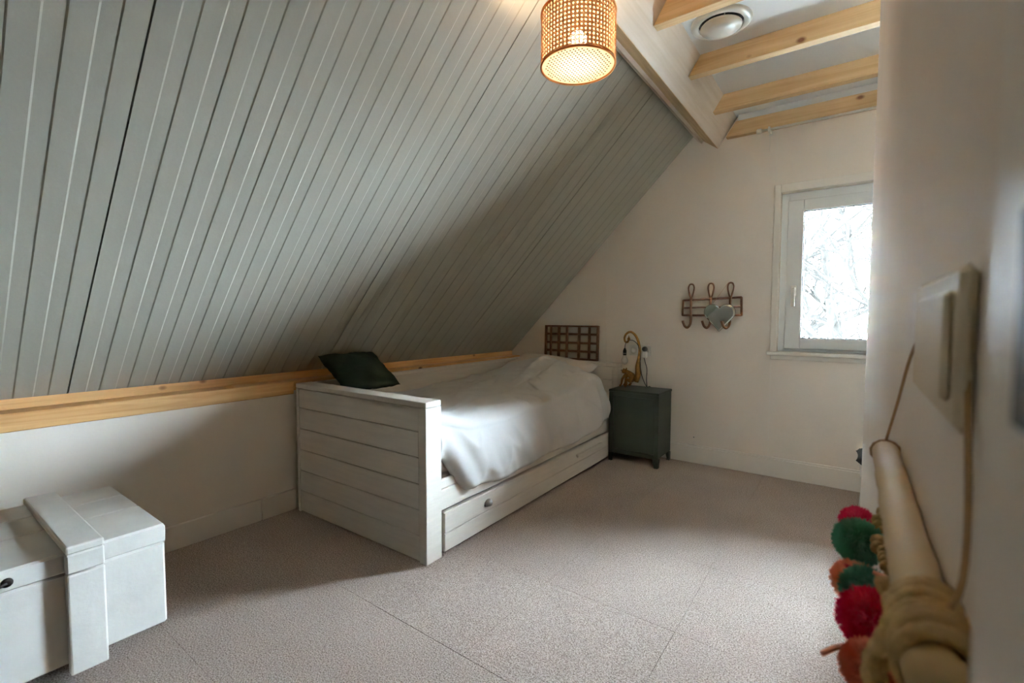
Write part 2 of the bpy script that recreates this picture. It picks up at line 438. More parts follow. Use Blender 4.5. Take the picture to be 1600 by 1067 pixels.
# curtain rail above the window
t = thing('curtain_rail', 'thin white curtain rail on the gable wall under the last ceiling joist', 'curtain rail', (-.512, 3.405, 2.238))
link_mesh('rod', T([(0, 0, 0), (1.6, 0, 0)], .008, 12), M['white'], t, True)
bm = lathe(bmesh.new(), [(.013, 0), (.016, .006), (.016, .026), (.010, .032)], 16)
bmesh.ops.rotate(bm, verts=bm.verts[:], cent=(0, 0, 0), matrix=Matrix.Rotation(-PI/2, 3, 'Y')); link_mesh('end_cap', bm, M['white'], t, True)
for xx in (.035, 1.55):
    link_mesh('bracket', boxes([((xx, -.012, -.016), (xx+.012, .010, .016)), ((xx, .006, -.008), (xx+.012, .0715, .008)), ((xx-.004, .067, -.02), (xx+.016, .0725, .012))], .002), M['white'], t)
link_mesh('pull_cord', T([(.045, 0, -.012), (.047, 0, -.14)], .0016, 6), M['white'], t, True)

# ---------------------------------------------------------------- daybed
BW = .98
bed = thing('daybed', 'white panelled wooden daybed with a long drawer along the low wall', 'bed', (-1.42, 1.34, 0), math.radians(.8))
LB = 2.11
def plank_panel(x0, x1, z0, z1, y0, y1, n, name='plank', parent=None, ztops=None):
    """horizontal boards between x0..x1, grooves between"""
    zs = ztops or [z0 + (z1-z0)*i/n for i in range(n+1)]
    for i in range(len(zs)-1):
        link_mesh(name, B((x0, y0, zs[i]+.0012), (x1, y1, zs[i+1]-.0012), .0025), M['bedwhite'], parent)
# foot end
def endp(y0, y1, name):
    e = link_mesh(name, boxes([((-.045, y0, 0), (0, y1, .668)), ((-BW, y0, 0), (-BW+.022, y1, .668)), ((-BW+.022, y0+.02, .02), (-.045, y1-.02, .665))], .002), M['bedwhite'], bed)
    link_mesh('top_cap', B((-BW, y0, .6695), (0, y1, .694), .003), M['bedwhite'], e)
    zs = [.004, .117, .228, .340, .454, .565, .667]
    for i in range(6):
        link_mesh('plank', B((-BW+.023, y0+.003, zs[i]+.0012), (-.046, y1-.003, zs[i+1]-.0012), .003), M['bedwhite'], e)
    return e
endp(0, .092, 'foot_end')
endp(LB-.085, LB, 'head_end')
# back board
bk = link_mesh('back_board', boxes([((-BW, .093, .12), (-BW+.026, LB-.086, .668))], .002), M['bedwhite'], bed)
link_mesh('top_cap', B((-BW, .0925, .6695), (-BW+.034, LB-.0855, .692), .003), M['bedwhite'], bk)
for z0, z1 in ((.36, .50), (.502, .668)):
    link_mesh('plank', B((-BW+.0262, .0935, z0), (-BW+.032, LB-.0865, z1), .002), M['bedwhite'], bk)
# side rails
link_mesh('side_rail', B((-.038, .0925, .200), (-.012, LB-.0855, .292), .003), M['bedwhite'], bed)
link_mesh('upper_rail', B((-.034, .0925, .2945), (-.016, LB-.0855, .335), .003), M['bedwhite'], bed)
# drawer
dr = link_mesh('drawer', boxes([((-.026, .108, .014), (-.004, LB-.10, .190)), ((-.80, .12, .02), (-.026, .14, .17)), ((-.80, LB-.14, .02), (-.026, LB-.12, .17)), ((-.80, .14, .02), (-.026, LB-.14, .03))], .003), M['bedwhite'], bed)
link_mesh('drawer_board', B((-.0042, .109, .016), (.0015, LB-.101, .096), .002), M['bedwhite'], dr)
link_mesh('drawer_board', B((-.0042, .109, .099), (.0015, LB-.101, .188), .002), M['bedwhite'], dr)
bm = bmesh.new()
# half-round cup pull
n = 14
for k in range(n):
    pass
bm = lathe(bm, [(.003, 0), (.026, .0), (.028, .004), (.024, .014), (.012, .021), (.003, .023)], 20)
bmesh.ops.rotate(bm, verts=bm.verts[:], cent=(0, 0, 0), matrix=Matrix.Rotation(PI/2, 3, 'Y'))
bmesh.ops.scale(bm, verts=bm.verts[:], vec=(1, 1, .85)); bmesh.ops.translate(bm, verts=bm.verts[:], vec=(.001, .412, .135))
res = bmesh.ops.bisect_plane(bm, geom=bm.verts[:]+bm.edges[:]+bm.faces[:], plane_co=(0, 0, .128), plane_no=(0, 0, -1), clear_outer=True)
link_mesh('drawer_pull', bm, M['knob'], dr, True)['label'] = 'steel cup pull'
bm = boxes([((.001, 1.34, .136), (.020, 1.36, .156)), ((.001, 1.67, .136), (.020, 1.69, .156)), ((.010, 1.33, .136), (.024, 1.70, .158))], .004)
link_mesh('drawer_handle', bm, M['bedwhite'], dr)
# base and mattress
link_mesh('bed_base', B((-BW+.035, .093, .30), (-.04, LB-.086, .335)), M['bedwhite'], bed)
mt = link_mesh('mattress', B((-BW+.045, .10, .336), (-.045, LB-.095, .49), .04, 4), M['pillow'], None, True)
mt.location = bed.location; mt.rotation_euler = bed.rotation_euler
tag(mt, 'single mattress hidden under the white duvet of the daybed', 'mattress')

# duvet ---------------------------------------------------------
def sm(t): t = max(0, min(1, t)); return t*t*(3-2*t)
def duv_top(x, y):
    """height of the duvet top; x,y in bed-local coordinates"""
    z = .568
    z += .035*math.exp(-((y-.10)/.16)**2)*sm((x+.9)/.5)
    z += .135*math.exp(-((x+.36)/.34)**2)*math.exp(-((y-1.56)/.36)**2)
    z += .045*math.exp(-((x+.65)/.3)**2)*math.exp(-((y-1.75)/.3)**2)
    z -= .02*sm((-x-.55)/.35)
    nn = noise.noise(Vector((x*3.0, y*1.6, 1.3)))*.016 + noise.noise(Vector((x*9+y*5, y*3.2-x*2, 7.1)))*.009
    nn += noise.ridged_multi_fractal(Vector((x*2.6+y*1.5, y*1.3-x*.9, 3.7)), .9, 2.1, 3, 1.0, 2.0)*.013
    q = 1-abs(noise.noise(Vector((x*7+y*1.2, y*1.1-x*1.5, 11.0))))*3.2
    nn += .014*max(q, 0)**2*(.35+.65*sm((y-.7)/.6))
    q = 1-abs(noise.noise(Vector((x*3-y*6.5, y*2.2+x*2.0, 21.0))))*3.6
    nn += .011*max(q, 0)**2*sm((y-.6)/.5)
    return z + nn
def hem_z(y):
    z = .262 + .030*math.sin(y*7+.6) * .35 + .055*sm((y-1.1)/.7)
    z += .16*sm((.26-y)/.15)
    return z
bm = bmesh.new()
NY, y_a, y_b = 260, .094, 1.80
rows = []
for j in range(NY+1):
    t = j/NY; y = y_a + (y_b-y_a)*t
    row = []
    xb = -BW+.040
    bulge = .018 + .036*sm(y/.5)*(.6+.4*sm((y-.9)/.6)) - .02*sm((y-1.55)/.25) + .012*noise.noise(Vector((0, y*2.3, 5)))
    xe = -.030 + bulge - .028*sm((.3-y)/.2)
    hz = hem_z(y)
    endr = sm((y_b-y)/.14)          # rounded end at the head
    NXT = 100
    xr = -.075
    for i in range(NXT+1):
        x = xb + (xr-xb)*i/NXT
        z = duv_top(x, y)
        z = z - (1-endr)*.10
        row.append((x, y, z))
    z_r = row[-1][2]
    # rounded shoulder then hanging side
    for i in range(1, 13):
        a = i/12*PI/2
        row.append((xr+(xe-xr)*math.sin(a), y, z_r-.050*(1-math.cos(a))))
    zt = z_r-.050
    for i in range(1, 31):
        s = i/30
        z = zt+(hz-zt)*s
        w = noise.noise(Vector((y*5.5, z*3.0+2, 9)))*.020*s + noise.noise(Vector((y*16+z*8, z*4, 4)))*.008*s
        w += .016*math.sin(y*34+z*16)*s*s*sm((.62-y)/.42)
        q = 1-abs(noise.noise(Vector((y*4.5+z*3.5, z*2.2-y*1.5, 31.0))))*3.4
        w += .012*max(q, 0)**2*math.sin(s*PI)
        belly = .012*math.sin(s*PI) + .030*s
        row.append((xe+belly-.012*s*s+w, y, z))
    # hem turned under
    x0_, y0_, z0_ = row[-1]
    row.append((x0_-.012, y, z0_-.012)); row.append((x0_-.030, y, z0_-.004)); row.append((x0_-.036, y, z0_+.03))
    rows.append(row)
vv = [[bm.verts.new(p) for p in r_] for r_ in rows]
for j in range(NY):
    for i in range(len(rows[0])-1):
        bm.faces.new((vv[j][i], vv[j+1][i], vv[j+1][i+1], vv[j][i+1]))
bmesh.ops.recalc_face_normals(bm, faces=bm.faces[:])
duvet = link_mesh('duvet', bm, M['duvet'], None, True)
duvet.location = bed.location; duvet.rotation_euler = bed.rotation_euler
tag(duvet, 'rumpled white duvet bulging over the open side of the daybed', 'duvet')
so = duvet.modifiers.new('s', 'SOLIDIFY'); so.thickness = .012; so.offset = 0

def pillow_mesh(w, d, h, nx=36, ny=28, seed=0):
    bm = bmesh.new(); top = []; bot = []
    for j in range(ny+1):
        rt, rb = [], []
        for i in range(nx+1):
            u = i/nx*2-1; v = j/ny*2-1
            e = (1-abs(u)**2.6)*(1-abs(v)**2.6)
            th = h/2*max(e, 0)**.42
            sx = 1-.10*(1-abs(u))*0 - .07*(v*v)*(1-u*u)*0
            px = u*w/2*(1-.06*(1-v*v)*abs(u)); py = v*d/2*(1-.07*(1-u*u)*abs(v))
            nz = noise.noise(Vector((u*2.2+seed, v*2.2, seed)))*.012*(e > 0) + noise.noise(Vector((u*7+v*3, v*6, seed+3)))*.004
            edge = (i in (0, nx) or j in (0, ny))
            vt = bm.verts.new((px, py, 0 if edge else th+nz)); rt.append(vt)
            rb.append(vt if edge else bm.verts.new((px, py, -th+nz)))
        top.append(rt); bot.append(rb)
    for j in range(ny):
        for i in range(nx):
            bm.faces.new((top[j][i], top[j][i+1], top[j+1][i+1], top[j+1][i]))
            q = (bot[j][i], bot[j+1][i], bot[j+1][i+1], bot[j][i+1])
            if len(set(q)) == 4: 
                try: bm.faces.new(q)
                except ValueError: pass
    bmesh.ops.recalc_face_normals(bm, faces=bm.faces[:]); return bm
pl = link_mesh('pillow', pillow_mesh(.72, .42, .15, seed=2), M['pillow'], None, True)
pl.location = (-1.955, 3.13, .640); pl.rotation_euler = (math.radians(16), math.radians(4), math.radians(-4))
tag(pl, 'white bed pillow with one corner showing at the head of the daybed', 'pillow')
cu = link_mesh('cushion', pillow_mesh(.36, .315, .10, seed=9), M['cushion'], None, True)
cu.location = (-2.250, 1.625, .745)
cu.rotation_euler = Matrix(((0, -.83, .56), (1, 0, 0), (0, .56, .83))).to_euler()
tag(cu, 'dark green square cushion leaning in the corner at the foot of the daybed', 'cushion')

# ---------------------------------------------------------------- lattice on the headboard
t = thing('wooden_lattice', 'small brown wooden grid frame standing on the head end of the daybed against the wall', 'lattice', (-1.905, 3.452, .6955), 0)
W_, H_ = .505, .285
lt = t; lt.rotation_euler = (math.radians(-2.0), 0, 0)
link_mesh('frame', boxes([((-W_/2, -.022, 0), (-W_/2+.016, 0, H_)), ((W_/2-.016, -.022, 0), (W_/2, 0, H_)),
                          ((-W_/2+.016, -.022, 0), (W_/2-.016, 0, .014)), ((-W_/2+.016, -.022, H_-.014), (W_/2-.016, 0, H_))], .001), M['lattice'], t)
for fx, w in ((.12, .020), (.275, .024), (.43, .022), (.655, .024), (.84, .022)):
    x = -W_/2+W_*fx
    link_mesh('upright_slat', B((x-w/2, -.020, .0145), (x+w/2, -.011, H_-.0145), .001), M['lattice'], t)
for fz in (.25, .49, .745):
    link_mesh('cross_slat', B((-W_/2+.0165, -.0105, H_*fz-.009), (W_/2-.0165, -.003, H_*fz+.009), .001), M['lattice'], t)

# ---------------------------------------------------------------- bedside cabinet
tx0, tx1, ty0, ty1, tz = -1.432, -1.062, 3.165, 3.452, .525
cab = thing('bedside_cabinet', 'dark green metal bedside cabinet on short legs between bed and gable wall', 'cabinet', (tx0, ty0, 0))
cw, cd = tx1-tx0, ty1-ty0
link_mesh('cabinet_body', boxes([((.004, .020, .067), (.016, cd-.004, tz-.018)), ((cw-.016, .020, .067), (cw-.004, cd-.004, tz-.018)),
                                 ((.016, cd-.014, .067), (cw-.016, cd-.004, tz-.018)), ((.016, .020, .067), (cw-.016, cd-.014, .079)),
                                 ((.002, .003, .062), (.032, .020, tz-.018)), ((cw-.032, .003, .062), (cw-.002, .020, tz-.018)),
                                 ((.032, .003, tz-.045), (cw-.032, .020, tz-.018)), ((.032, .003, .062), (cw-.032, .020, .090))], .001), M['metal_green'], cab)
link_mesh('cabinet_top', B((0, 0, tz-.0175), (cw, cd, tz), .003), M['metal_green'], cab)
dd = link_mesh('door', B((.034, .0065, .092), (cw-.034, .0185, tz-.047), .002), M['metal_green'], cab)
link_mesh('door_knob', boxes([((.050, -.008, .33), (.058, .0065, .345))], .002), M['metal_green'], dd)
for (x, y, sx, sy) in ((.002, .003, 1, 1), (cw-.002, .003, -1, 1), (.002, cd-.003, 1, -1), (cw-.002, cd-.003, -1, -1)):
    bm = bmesh.new()
    # angle-iron leg that tapers towards the foot
    for horiz in (0, 1):
        w0, w1, th = .040, .026, .004
        if horiz: pts = [(0, 0), (w1, 0), (w0, .0615), (0, .0615)]; vv_ = [[bm.verts.new((x+sx*a, y+sy*tt, z)) for a, z in pts] for tt in (0, th)]
        else: pts = [(0, 0), (w1, 0), (w0, .0615), (0, .0615)]; vv_ = [[bm.verts.new((x+sx*tt, y+sy*(a+.0045), z)) for a, z in pts] for tt in (0, th)]
        bm.faces.new(vv_[0]); bm.faces.new(vv_[1][::-1])
        for i in range(4): bm.faces.new((vv_[0][i], vv_[1][i], vv_[1][(i+1) % 4], vv_[0][(i+1) % 4]))
    box(bm, (min(x, x+sx*.024), min(y, y+sy*.024), 0), (max(x, x+sx*.024), max(y, y+sy*.024), .006))
    bmesh.ops.recalc_face_normals(bm, faces=bm.faces[:])
    link_mesh('leg', bm, M['metal_green'], cab)

# ---------------------------------------------------------------- table lamp: gold monkey with a long curled tail
lampt = thing('table_lamp', 'gold animal figure lamp with a long curled tail holding a bare bulb', 'lamp', (-1.325, 3.33, tz+.0005))
def skinned(name, pts, edges, material, parent, sub=2):
    me = bpy.data.meshes.new(name); me.from_pydata([p[:3] for p in pts], edges, [])
    me.materials.append(material)
    o = bpy.data.objects.new(name, me); COL.objects.link(o); o.parent = parent
    sk = o.modifiers.new('skin', 'SKIN'); sk.use_smooth_shade = True
    for i, p in enumerate(pts):
        v = me.skin_vertices[0].data[i]; v.radius = (p[3], p[3]); v.use_root = (i == 0)
    su = o.modifiers.new('sub', 'SUBSURF'); su.levels = sub; su.render_levels = sub
    return o
body = [(.020, 0, .048, .036),   #0 pelvis
        (.012, -.004, .085, .031),   #1 belly
        (-.010, -.008, .108, .027),  #2 chest
        (-.030, -.010, .118, .013),   #3 neck
        (-.052, -.014, .122, .024),  #4 head
        (-.072, -.020, .114, .011),  #5 muzzle
        (-.040, -.030, .095, .010), (-.060, -.034, .062, .010), (-.066, -.036, .022, .007), (-.078, -.038, .008, .009),  #6-9 arm
        (-.036, .016, .095, .010), (-.054, .020, .062, .010), (-.060, .022, .022, .007), (-.072, .022, .008, .009),      #10-13
        (.006, -.030, .052, .016), (-.032, -.036, .064, .012), (-.022, -.038, .024, .009), (-.040, -.040, .009, .010),   #14-17 leg
        (.008, .028, .052, .016), (-.028, .032, .064, .012), (-.018, .034, .024, .009), (-.036, .036, .009, .010)]
ed = [(0, 1), (1, 2), (2, 3), (3, 4), (4, 5), (2, 6), (6, 7), (7, 8), (8, 9), (2, 10), (10, 11), (11, 12), (12, 13), (0, 14), (14, 15), (15, 16), (16, 17), (0, 18), (18, 19), (19, 20), (20, 21)]
fig = skinned('figure', body, ed, M['gold'], lampt)
for sy in (-1, 1):
    bm = bmesh.new(); bmesh.ops.create_uvsphere(bm, u_segments=10, v_segments=8, radius=.009, matrix=Matrix.Translation((-.046, -.014+sy*.024, .136)) @ Matrix.Scale(.5, 4, (1, 0, 0)))
    link_mesh('ear', bm, M['gold'], fig, True)
    bm = bmesh.new(); bmesh.ops.create_uvsphere(bm, u_segments=8, v_segments=6, radius=.0035, matrix=Matrix.Translation((-.0715, -.019+sy*.009, .1275)))
    link_mesh('eye', bm, M['black'], fig, True)
tail = smooth_path([(.030, 0, .05), (.048, 0, .10), (.046, 0, .16), (.056, 0, .23), (.058, 0, .29), (.046, 0, .35), (.020, 0, .395), (-.012, 0, .415), (-.044, 0, .402), (-.060, 0, .37), (-.054, 0, .342), (-.036, 0, .338), (-.026, 0, .352)], 6)
link_mesh('tail', T(tail, lerp_list([.024, .022, .018, .012, .010, .0095, .009, .0085, .008, .0075, .007, .007, .006], len(tail)), 12), M['gold'], fig, True)
bm = lathe(bmesh.new(), [(.002, 0), (.010, .003), (.012, .012), (.009, .020), (.003, .028), (.004, .034), (.001, .037)], 14, (-.026, 0, .350)); link_mesh('finial', bm, M['gold'], lampt, True)
bm = lathe(bmesh.new(), [(.003, 0), (.011, 0), (.013, .004), (.013, .034), (.010, .042), (.004, .055)], 18, (-.055, -.004, .240)); link_mesh('bulb_socket', bm, M['black'], lampt, True)
bm = lathe(bmesh.new(), [(.0135, 0), (.0138, 0), (.0138, .007), (.0135, .007)], 18, (-.055, -.004, .250), False); link_mesh('socket_ring', bm, M['knob'], lampt, True)
bm = lathe(bmesh.new(), [(.002, 0), (.014, .006), (.023, .020), (.024, .034), (.016, .056), (.010, .070)], 20, (-.055, -.004, .1695)); link_mesh('bulb', bm, M['clearbulb'], lampt, True)['label'] = 'unlit pale glass bulb'
cp = smooth_path([(-.055, -.004, .292), (-.050, -.004, .325), (-.030, -.006, .350), (.010, -.008, .352), (.046, -.012, .325), (.064, -.010, .28), (.068, -.010, .20), (.074, -.006, .12), (.092, .010, .05), (.098, .06, .005), (.096, .1155, .004), (.10, .128, -.03), (.10, .1335, -.2), (.103, .1335, -.33)], 6)
link_mesh('cord', T(cp, .0026, 6), M['black'], lampt, True)

# wall sockets with plug
t = thing('double_socket', 'white double wall socket above the bedside cabinet, left outlet empty', 'socket', (-1.315, GY, .795))
link_mesh('plate', boxes([((-.090, -.008, -.042), (.082, 0, .042))], .004), M['white'], t)
for sx in (-.05, .042):
    bm = lathe(bmesh.new(), [(.030, 0), (.030, .0025), (.020, .003), (.020, .001), (.002, .001)], 20, cap=False)
    bmesh.ops.rotate(bm, verts=bm.verts[:], cent=(0, 0, 0), matrix=Matrix.Rotation(PI/2, 3, 'X')); bmesh.ops.translate(bm, verts=bm.verts[:], vec=(sx, -.008, 0))
    link_mesh('outlet', bm, M['white'], t, True)
t = thing('plug', 'black and white plug with a black cord in the right wall outlet', 'plug', (-1.273, GY-.0095, .795))
bm = lathe(bmesh.new(), [(.002, 0), (.017, 0), (.019, .004), (.019, .026), (.014, .034), (.002, .035)], 18)
bmesh.ops.rotate(bm, verts=bm.verts[:], cent=(0, 0, 0), matrix=Matrix.Rotation(PI/2, 3, 'X')); bmesh.ops.translate(bm, verts=bm.verts[:], vec=(0, 0, .014)); link_mesh('plug_head', bm, M['black'], t, True)['label'] = 'round black plug head'
link_mesh('adapter', boxes([((-.015, -.038, -.052), (.019, -.001, -.004))], .006), M['white'], t)['label'] = 'white lower plug'
cp = smooth_path([(0, -.03, -.05), (.010, -.026, -.09), (.020, -.018, -.14), (.016, -.014, -.22), (.024, -.012, -.30), (.03, -.012, -.42)], 6)
link_mesh('cord', T(cp, .0028, 6), M['black'], t, True)

# ---------------------------------------------------------------- coat rack and heart mirror
t = thing('coat_rack', 'brown rattan coat rack with three looped hooks on the gable wall', 'coat rack', (-1.0, GY, 0))
yb = -.018
def rod(a, b, r=.0055): return T([a, b], r, 8)
for a_, b_ in (((0, yb, 1.060), (.0035, yb, 1.174)), ((.385, yb, 1.188), (.388, yb, 1.060)), ((.003, yb, 1.171), (.386, yb, 1.185)), ((0, yb, 1.064), (.388, yb, 1.064))):
    link_mesh('frame_rod', rod(a_, b_, .0075), M['rattan'], t, True)
link_mesh('cross_bar', rod((.002, yb, 1.118), (.386, yb, 1.122), .0055), M['rattan'], t, True)
for hx in (.060, .192, .318):
    zt = 1.283
    pts = smooth_path([(hx-.003, yb-.010, 1.185), (hx-.012, yb-.010, 1.215), (hx-.019, yb-.010, 1.255), (hx-.013, yb-.010, 1.279), (hx, yb-.010, zt+.002), (hx+.013, yb-.010, 1.279), (hx+.019, yb-.010, 1.255), (hx+.012, yb-.010, 1.215), (hx+.003, yb-.010, 1.185)], 5)
    hk = link_mesh('hook', T(pts, .0058, 8), M['rattan'], t, True)
    link_mesh('hook_stem', T(smooth_path([(hx, yb-.011, 1.192), (hx, yb-.012, 1.12), (hx+.001, yb-.012, 1.03), (hx-.003, yb-.02, .995), (hx-.016, yb-.034, .977), (hx-.032, yb-.046, .990), (hx-.044, yb-.052, 1.026)], 6), .0088, 8), M['rattan'], hk, True)
    for zz in (1.065, 1.18): link_mesh('binding', boxes([((hx-.010, yb-.021, zz-.006), (hx+.010, yb+.008, zz+.006))], .002), M['rattan'], hk)
# heart
t = thing('heart_mirror', 'heart shaped mirror hanging by a string from the rattan coat rack', 'mirror', (-.744, GY-.052, 1.045))
def heart(s=1):
    # two lobes joined by straight flanks that meet in a point
    r, cx, cz = .0555*s, .0465*s, .040*s; tip = Vector((0, -.094*s))
    c = Vector((cx, cz)); d = (c-tip).length; base = math.atan2(c.y-tip.y, c.x-tip.x)
    ta = base - math.asin(r/d) - PI/2          # tangent point angle on the lobe
    a0 = math.acos(-cx/r)                      # where the lobe meets the middle line
    right = [(cx+r*math.cos(ta+(a0-ta)*k/22), cz+r*math.sin(ta+(a0-ta)*k/22)) for k in range(23)]
    return [(0, tip.y)] + right[:-1] + [(0, right[-1][1])] + [(-x, z) for x, z in right[:-1][::-1]]
bm = prism_y(bmesh.new(), heart(1), 0, .006); link_mesh('mirror_backing', bm, M['mirror_back'], t)
bm = bmesh.new(); hp = heart(.97); hp2 = heart(.86)
a = [bm.verts.new((x, -.0005, z)) for x, z in hp]; b = [bm.verts.new((x, -.004, z)) for x, z in hp2]
for i in range(len(a)): bm.faces.new((a[i], a[(i+1) % len(a)], b[(i+1) % len(a)], b[i]))
bm.faces.new(b); bmesh.ops.recalc_face_normals(bm, faces=bm.faces[:])
link_mesh('mirror_glass', bm, M['mirror'], t)
link_mesh('string', T([(-.062, .004, .075), (.045, .0235, .238), (.062, .0235, .242), (.066, .0235, .238), (.070, .004, .078)], .0012, 5), M['string'], t)

# small round screw cover low on the gable wall
o = link_mesh('screw_cap', lathe(bmesh.new(), [(.0045, 0), (.0045, .002), (.001, .003)], 10), M['knob'], None, True); o.rotation_euler = (PI/2, 0, 0); o.location = (-.908, GY, .184)
tag(o, 'tiny round metal cap low on the gable wall right of the bedside cabinet', 'cap')

# ---------------------------------------------------------------- white wooden chest
chest = thing('wooden_chest', 'white painted wooden chest with broad straps standing on castors by the low wall', 'chest', (-1.781, .533, 0))
CX, CL = .579, 1.10      # depth, length
z0, zl, zt = .055, .324, .381
link_mesh('chest_body', boxes([((-CX, -CL, z0), (0, 0, zl-.002))], .006), M['chest'], chest)
xs = [0, -.2475, -.42, -CX]
lid = link_mesh('lid', boxes([((-CX, -CL, zl+.002), (0, 0, zl+.040))], .004), M['chest'], chest)
for i in range(3):
    link_mesh('lid_plank', B((xs[i+1]+.0020, -CL-.001, zl+.0395), (xs[i]-.0020, .001, zt), .0035), M['chest'], lid)
link_mesh('lid_front', B((-.001, -CL-.001, zl+.002), (.004, .001, zt-.003), .002), M['chest'], lid)
for (ya, yb_) in ((-.240, -.156), (-.93, -.846)):
    link_mesh('strap', B((-CX-.0, ya, zt+.0005), (.030, yb_, zt+.024), .005, 2), M['chest'], lid)
    link_mesh('strap', B((.0045, ya, zl+.002), (.030, yb_, zt), .004), M['chest'], lid)
    link_mesh('strap', B((.0005, ya, .032), (.030, yb_, zl-.001), .005, 2), M['chest'], chest)
bm = lathe(bmesh.new(), [(.002, 0), (.012, 0), (.012, .004), (.007, .006), (.004, .006)], 14)
bmesh.ops.rotate(bm, verts=bm.verts[:], cent=(0, 0, 0), matrix=Matrix.Rotation(PI/2, 3, 'Y')); bmesh.ops.translate(bm, verts=bm.verts[:], vec=(.004, -.350, .350))
lt_ = link_mesh('latch', bm, M['iron'], lid, True); lt_['label'] = 'dark iron latch'
link_mesh('latch_arm', T([(.010, -.350, .350), (.012, -.372, .345), (.014, -.392, .334), (.013, -.41, .33)], .0045, 8), M['iron'], lt_, True)
for (x, y) in ((-.05, -.16), (-CX+.05, -.16), (-.05, -CL+.16), (-CX+.05, -CL+.16)):
    bm = lathe(bmesh.new(), [(.006, -.011), (.024, -.011), (.0255, -.007), (.0255, .007), (.024, .011), (.006, .011)], 18)
    bmesh.ops.rotate(bm, verts=bm.verts[:], cent=(0, 0, 0), matrix=Matrix.Rotation(PI/2, 3, 'X')); bmesh.ops.translate(bm, verts=bm.verts[:], vec=(x, y, .026))
    w = link_mesh('castor', bm, M['black'], chest, True)
    link_mesh('castor_fork', boxes([((x-.012, y-.017, .026), (x+.012, y-.013, .0545)), ((x-.012, y+.013, .026), (x+.012, y+.017, .0545)), ((x-.012, y-.014, .0525), (x+.012, y+.014, .0545))]), M['iron'], w)

# ---------------------------------------------------------------- pendant lamp
LX, LY, LZ0, LH, LR = -.765, 1.416, 1.876, .172, .122
pen = thing('pendant_lamp', 'lit round cane webbing pendant lamp hanging from the purlin', 'lamp', (LX, LY, LZ0))
def cyl_pt(a, z, r): return Vector((r*math.cos(a), r*math.sin(a), z))
bm = bmesh.new()
def strip(bm, pts, w, r):
    """flat cane strand following the drum"""
    vs = []
    for i, (a, z) in enumerate(pts):
        a2, z2 = pts[min(i+1, len(pts)-1)]; a1, z1 = pts[max(i-1, 0)]
        da, dz = (a2-a1)*r, z2-z1; L = math.hypot(da, dz) or 1
        na, nz = -dz/L*w/2/r, da/L*w/2
        vs.append((bm.verts.new(cyl_pt(a+na, z+nz, r)), bm.verts.new(cyl_pt(a-na, z-nz, r))))
    for i in range(len(vs)-1): bm.faces.new((vs[i][0], vs[i][1], vs[i+1][1], vs[i+1][0]))
NC = 60; cell = 2*PI*LR/NC; NR = int(round((LH-.016)/cell))
zb, ztp = .008, .008+NR*cell
for k in range(NC):
    a = 2*PI*k/NC
    strip(bm, [(a-.012, zb), (a-.012, ztp)], .0024, LR-.0006); strip(bm, [(a+.012, zb), (a+.012, ztp)], .0024, LR-.0006)
for k in range(NR+1):
    for dz in (-.0015, .0015):
        strip(bm, [(2*PI*i/72, zb+k*cell+dz) for i in range(73)], .0024, LR+.0004)
for k in range(NC):
    a = 2*PI*(k+.5)/NC
    da = 2*PI/NC*NR
    strip(bm, [(a+da*i/NR, zb+(ztp-zb)*i/NR) for i in range(NR+1)], .0026, LR+.0010)
    strip(bm, [(a-da*i/NR, zb+(ztp-zb)*i/NR) for i in range(NR+1)], .0026, LR+.0014)
web = link_mesh('cane_webbing', bm, M['cane'], pen); web['kind'] = 'stuff'
link_mesh('shade_liner', lathe(bmesh.new(), [(LR-.004, .004), (LR-.004, LH-.004)], 64, cap=False), M['liner'], pen, True)
for zz in (0, LH-.008):
    link_mesh('rim', lathe(bmesh.new(), [(LR-.003, zz), (LR+.002, zz), (LR+.0025, zz+.003), (LR+.002, zz+.007), (LR-.003, zz+.007), (LR-.003, zz)], 64, cap=False), M['rimt'], pen, True)
link_mesh('diffuser', lathe(bmesh.new(), [(LR-.0035, .004), (LR-.0035, .0055)], 64), M['diffuser'], pen)
bm = bmesh.new(); pd = .0118
for i in range(-10, 11):
    for j in range(-10, 11):
        x, y = i*pd, j*pd
        if math.hypot(x, y) < LR-.014:
            vs = [bm.verts.new((x+.0027*math.cos(k*PI/4), y+.0027*math.sin(k*PI/4), .0030)) for k in range(8)]
            vs2 = [bm.verts.new((v.co.x, v.co.y, .0039)) for v in vs]
            bm.faces.new(vs)
            for k in range(8): bm.faces.new((vs[k], vs[(k+1) % 8], vs2[(k+1) % 8], vs2[k]))
dots = link_mesh('diffuser_dots', bm, M['iron'], pen); dots['kind'] = 'stuff'
bm = bmesh.new(); bmesh.ops.create_uvsphere(bm, u_segments=20, v_segments=14, radius=.028, matrix=Matrix.Translation((0, 0, .088)))
link_mesh('bulb', bm, M['bulb'], pen, True)
link_mesh('bulb_holder', lathe(bmesh.new(), [(.014, .112), (.019, .116), (.019, .145), (.010, .155)], 18), M['black'], pen, True)
for k in range(3):
    a = 2*PI*k/3+.5
    link_mesh('spider_arm', T([(.016*math.cos(a), .016*math.sin(a), .152), ((LR-.006)*math.cos(a), (LR-.006)*math.sin(a), LH-.006)], .0016, 6), M['white'], pen, True)
link_mesh('cord', T([(0, 0, .15), (0, 0, .335)], .003, 8), M['black'], pen, True)
link_mesh('ceiling_rose', lathe(bmesh.new(), [(.004, .325), (.034, .335), (.036, .350), (.036, .372)], 24), M['white'], pen, True)
ld = bpy.data.lights.new('pendant_bulb_light', 'POINT'); ld.energy = LAMP_W; ld.color = (1, .78, .54); ld.shadow_soft_size = .03
lo = bpy.data.objects.new('pendant_bulb_light', ld); COL.objects.link(lo); lo.location = (0, 0, .125); lo.parent = pen
lo.location = (0, 0, .088)
ld.energy = LAMP_W
pen.children[-1]

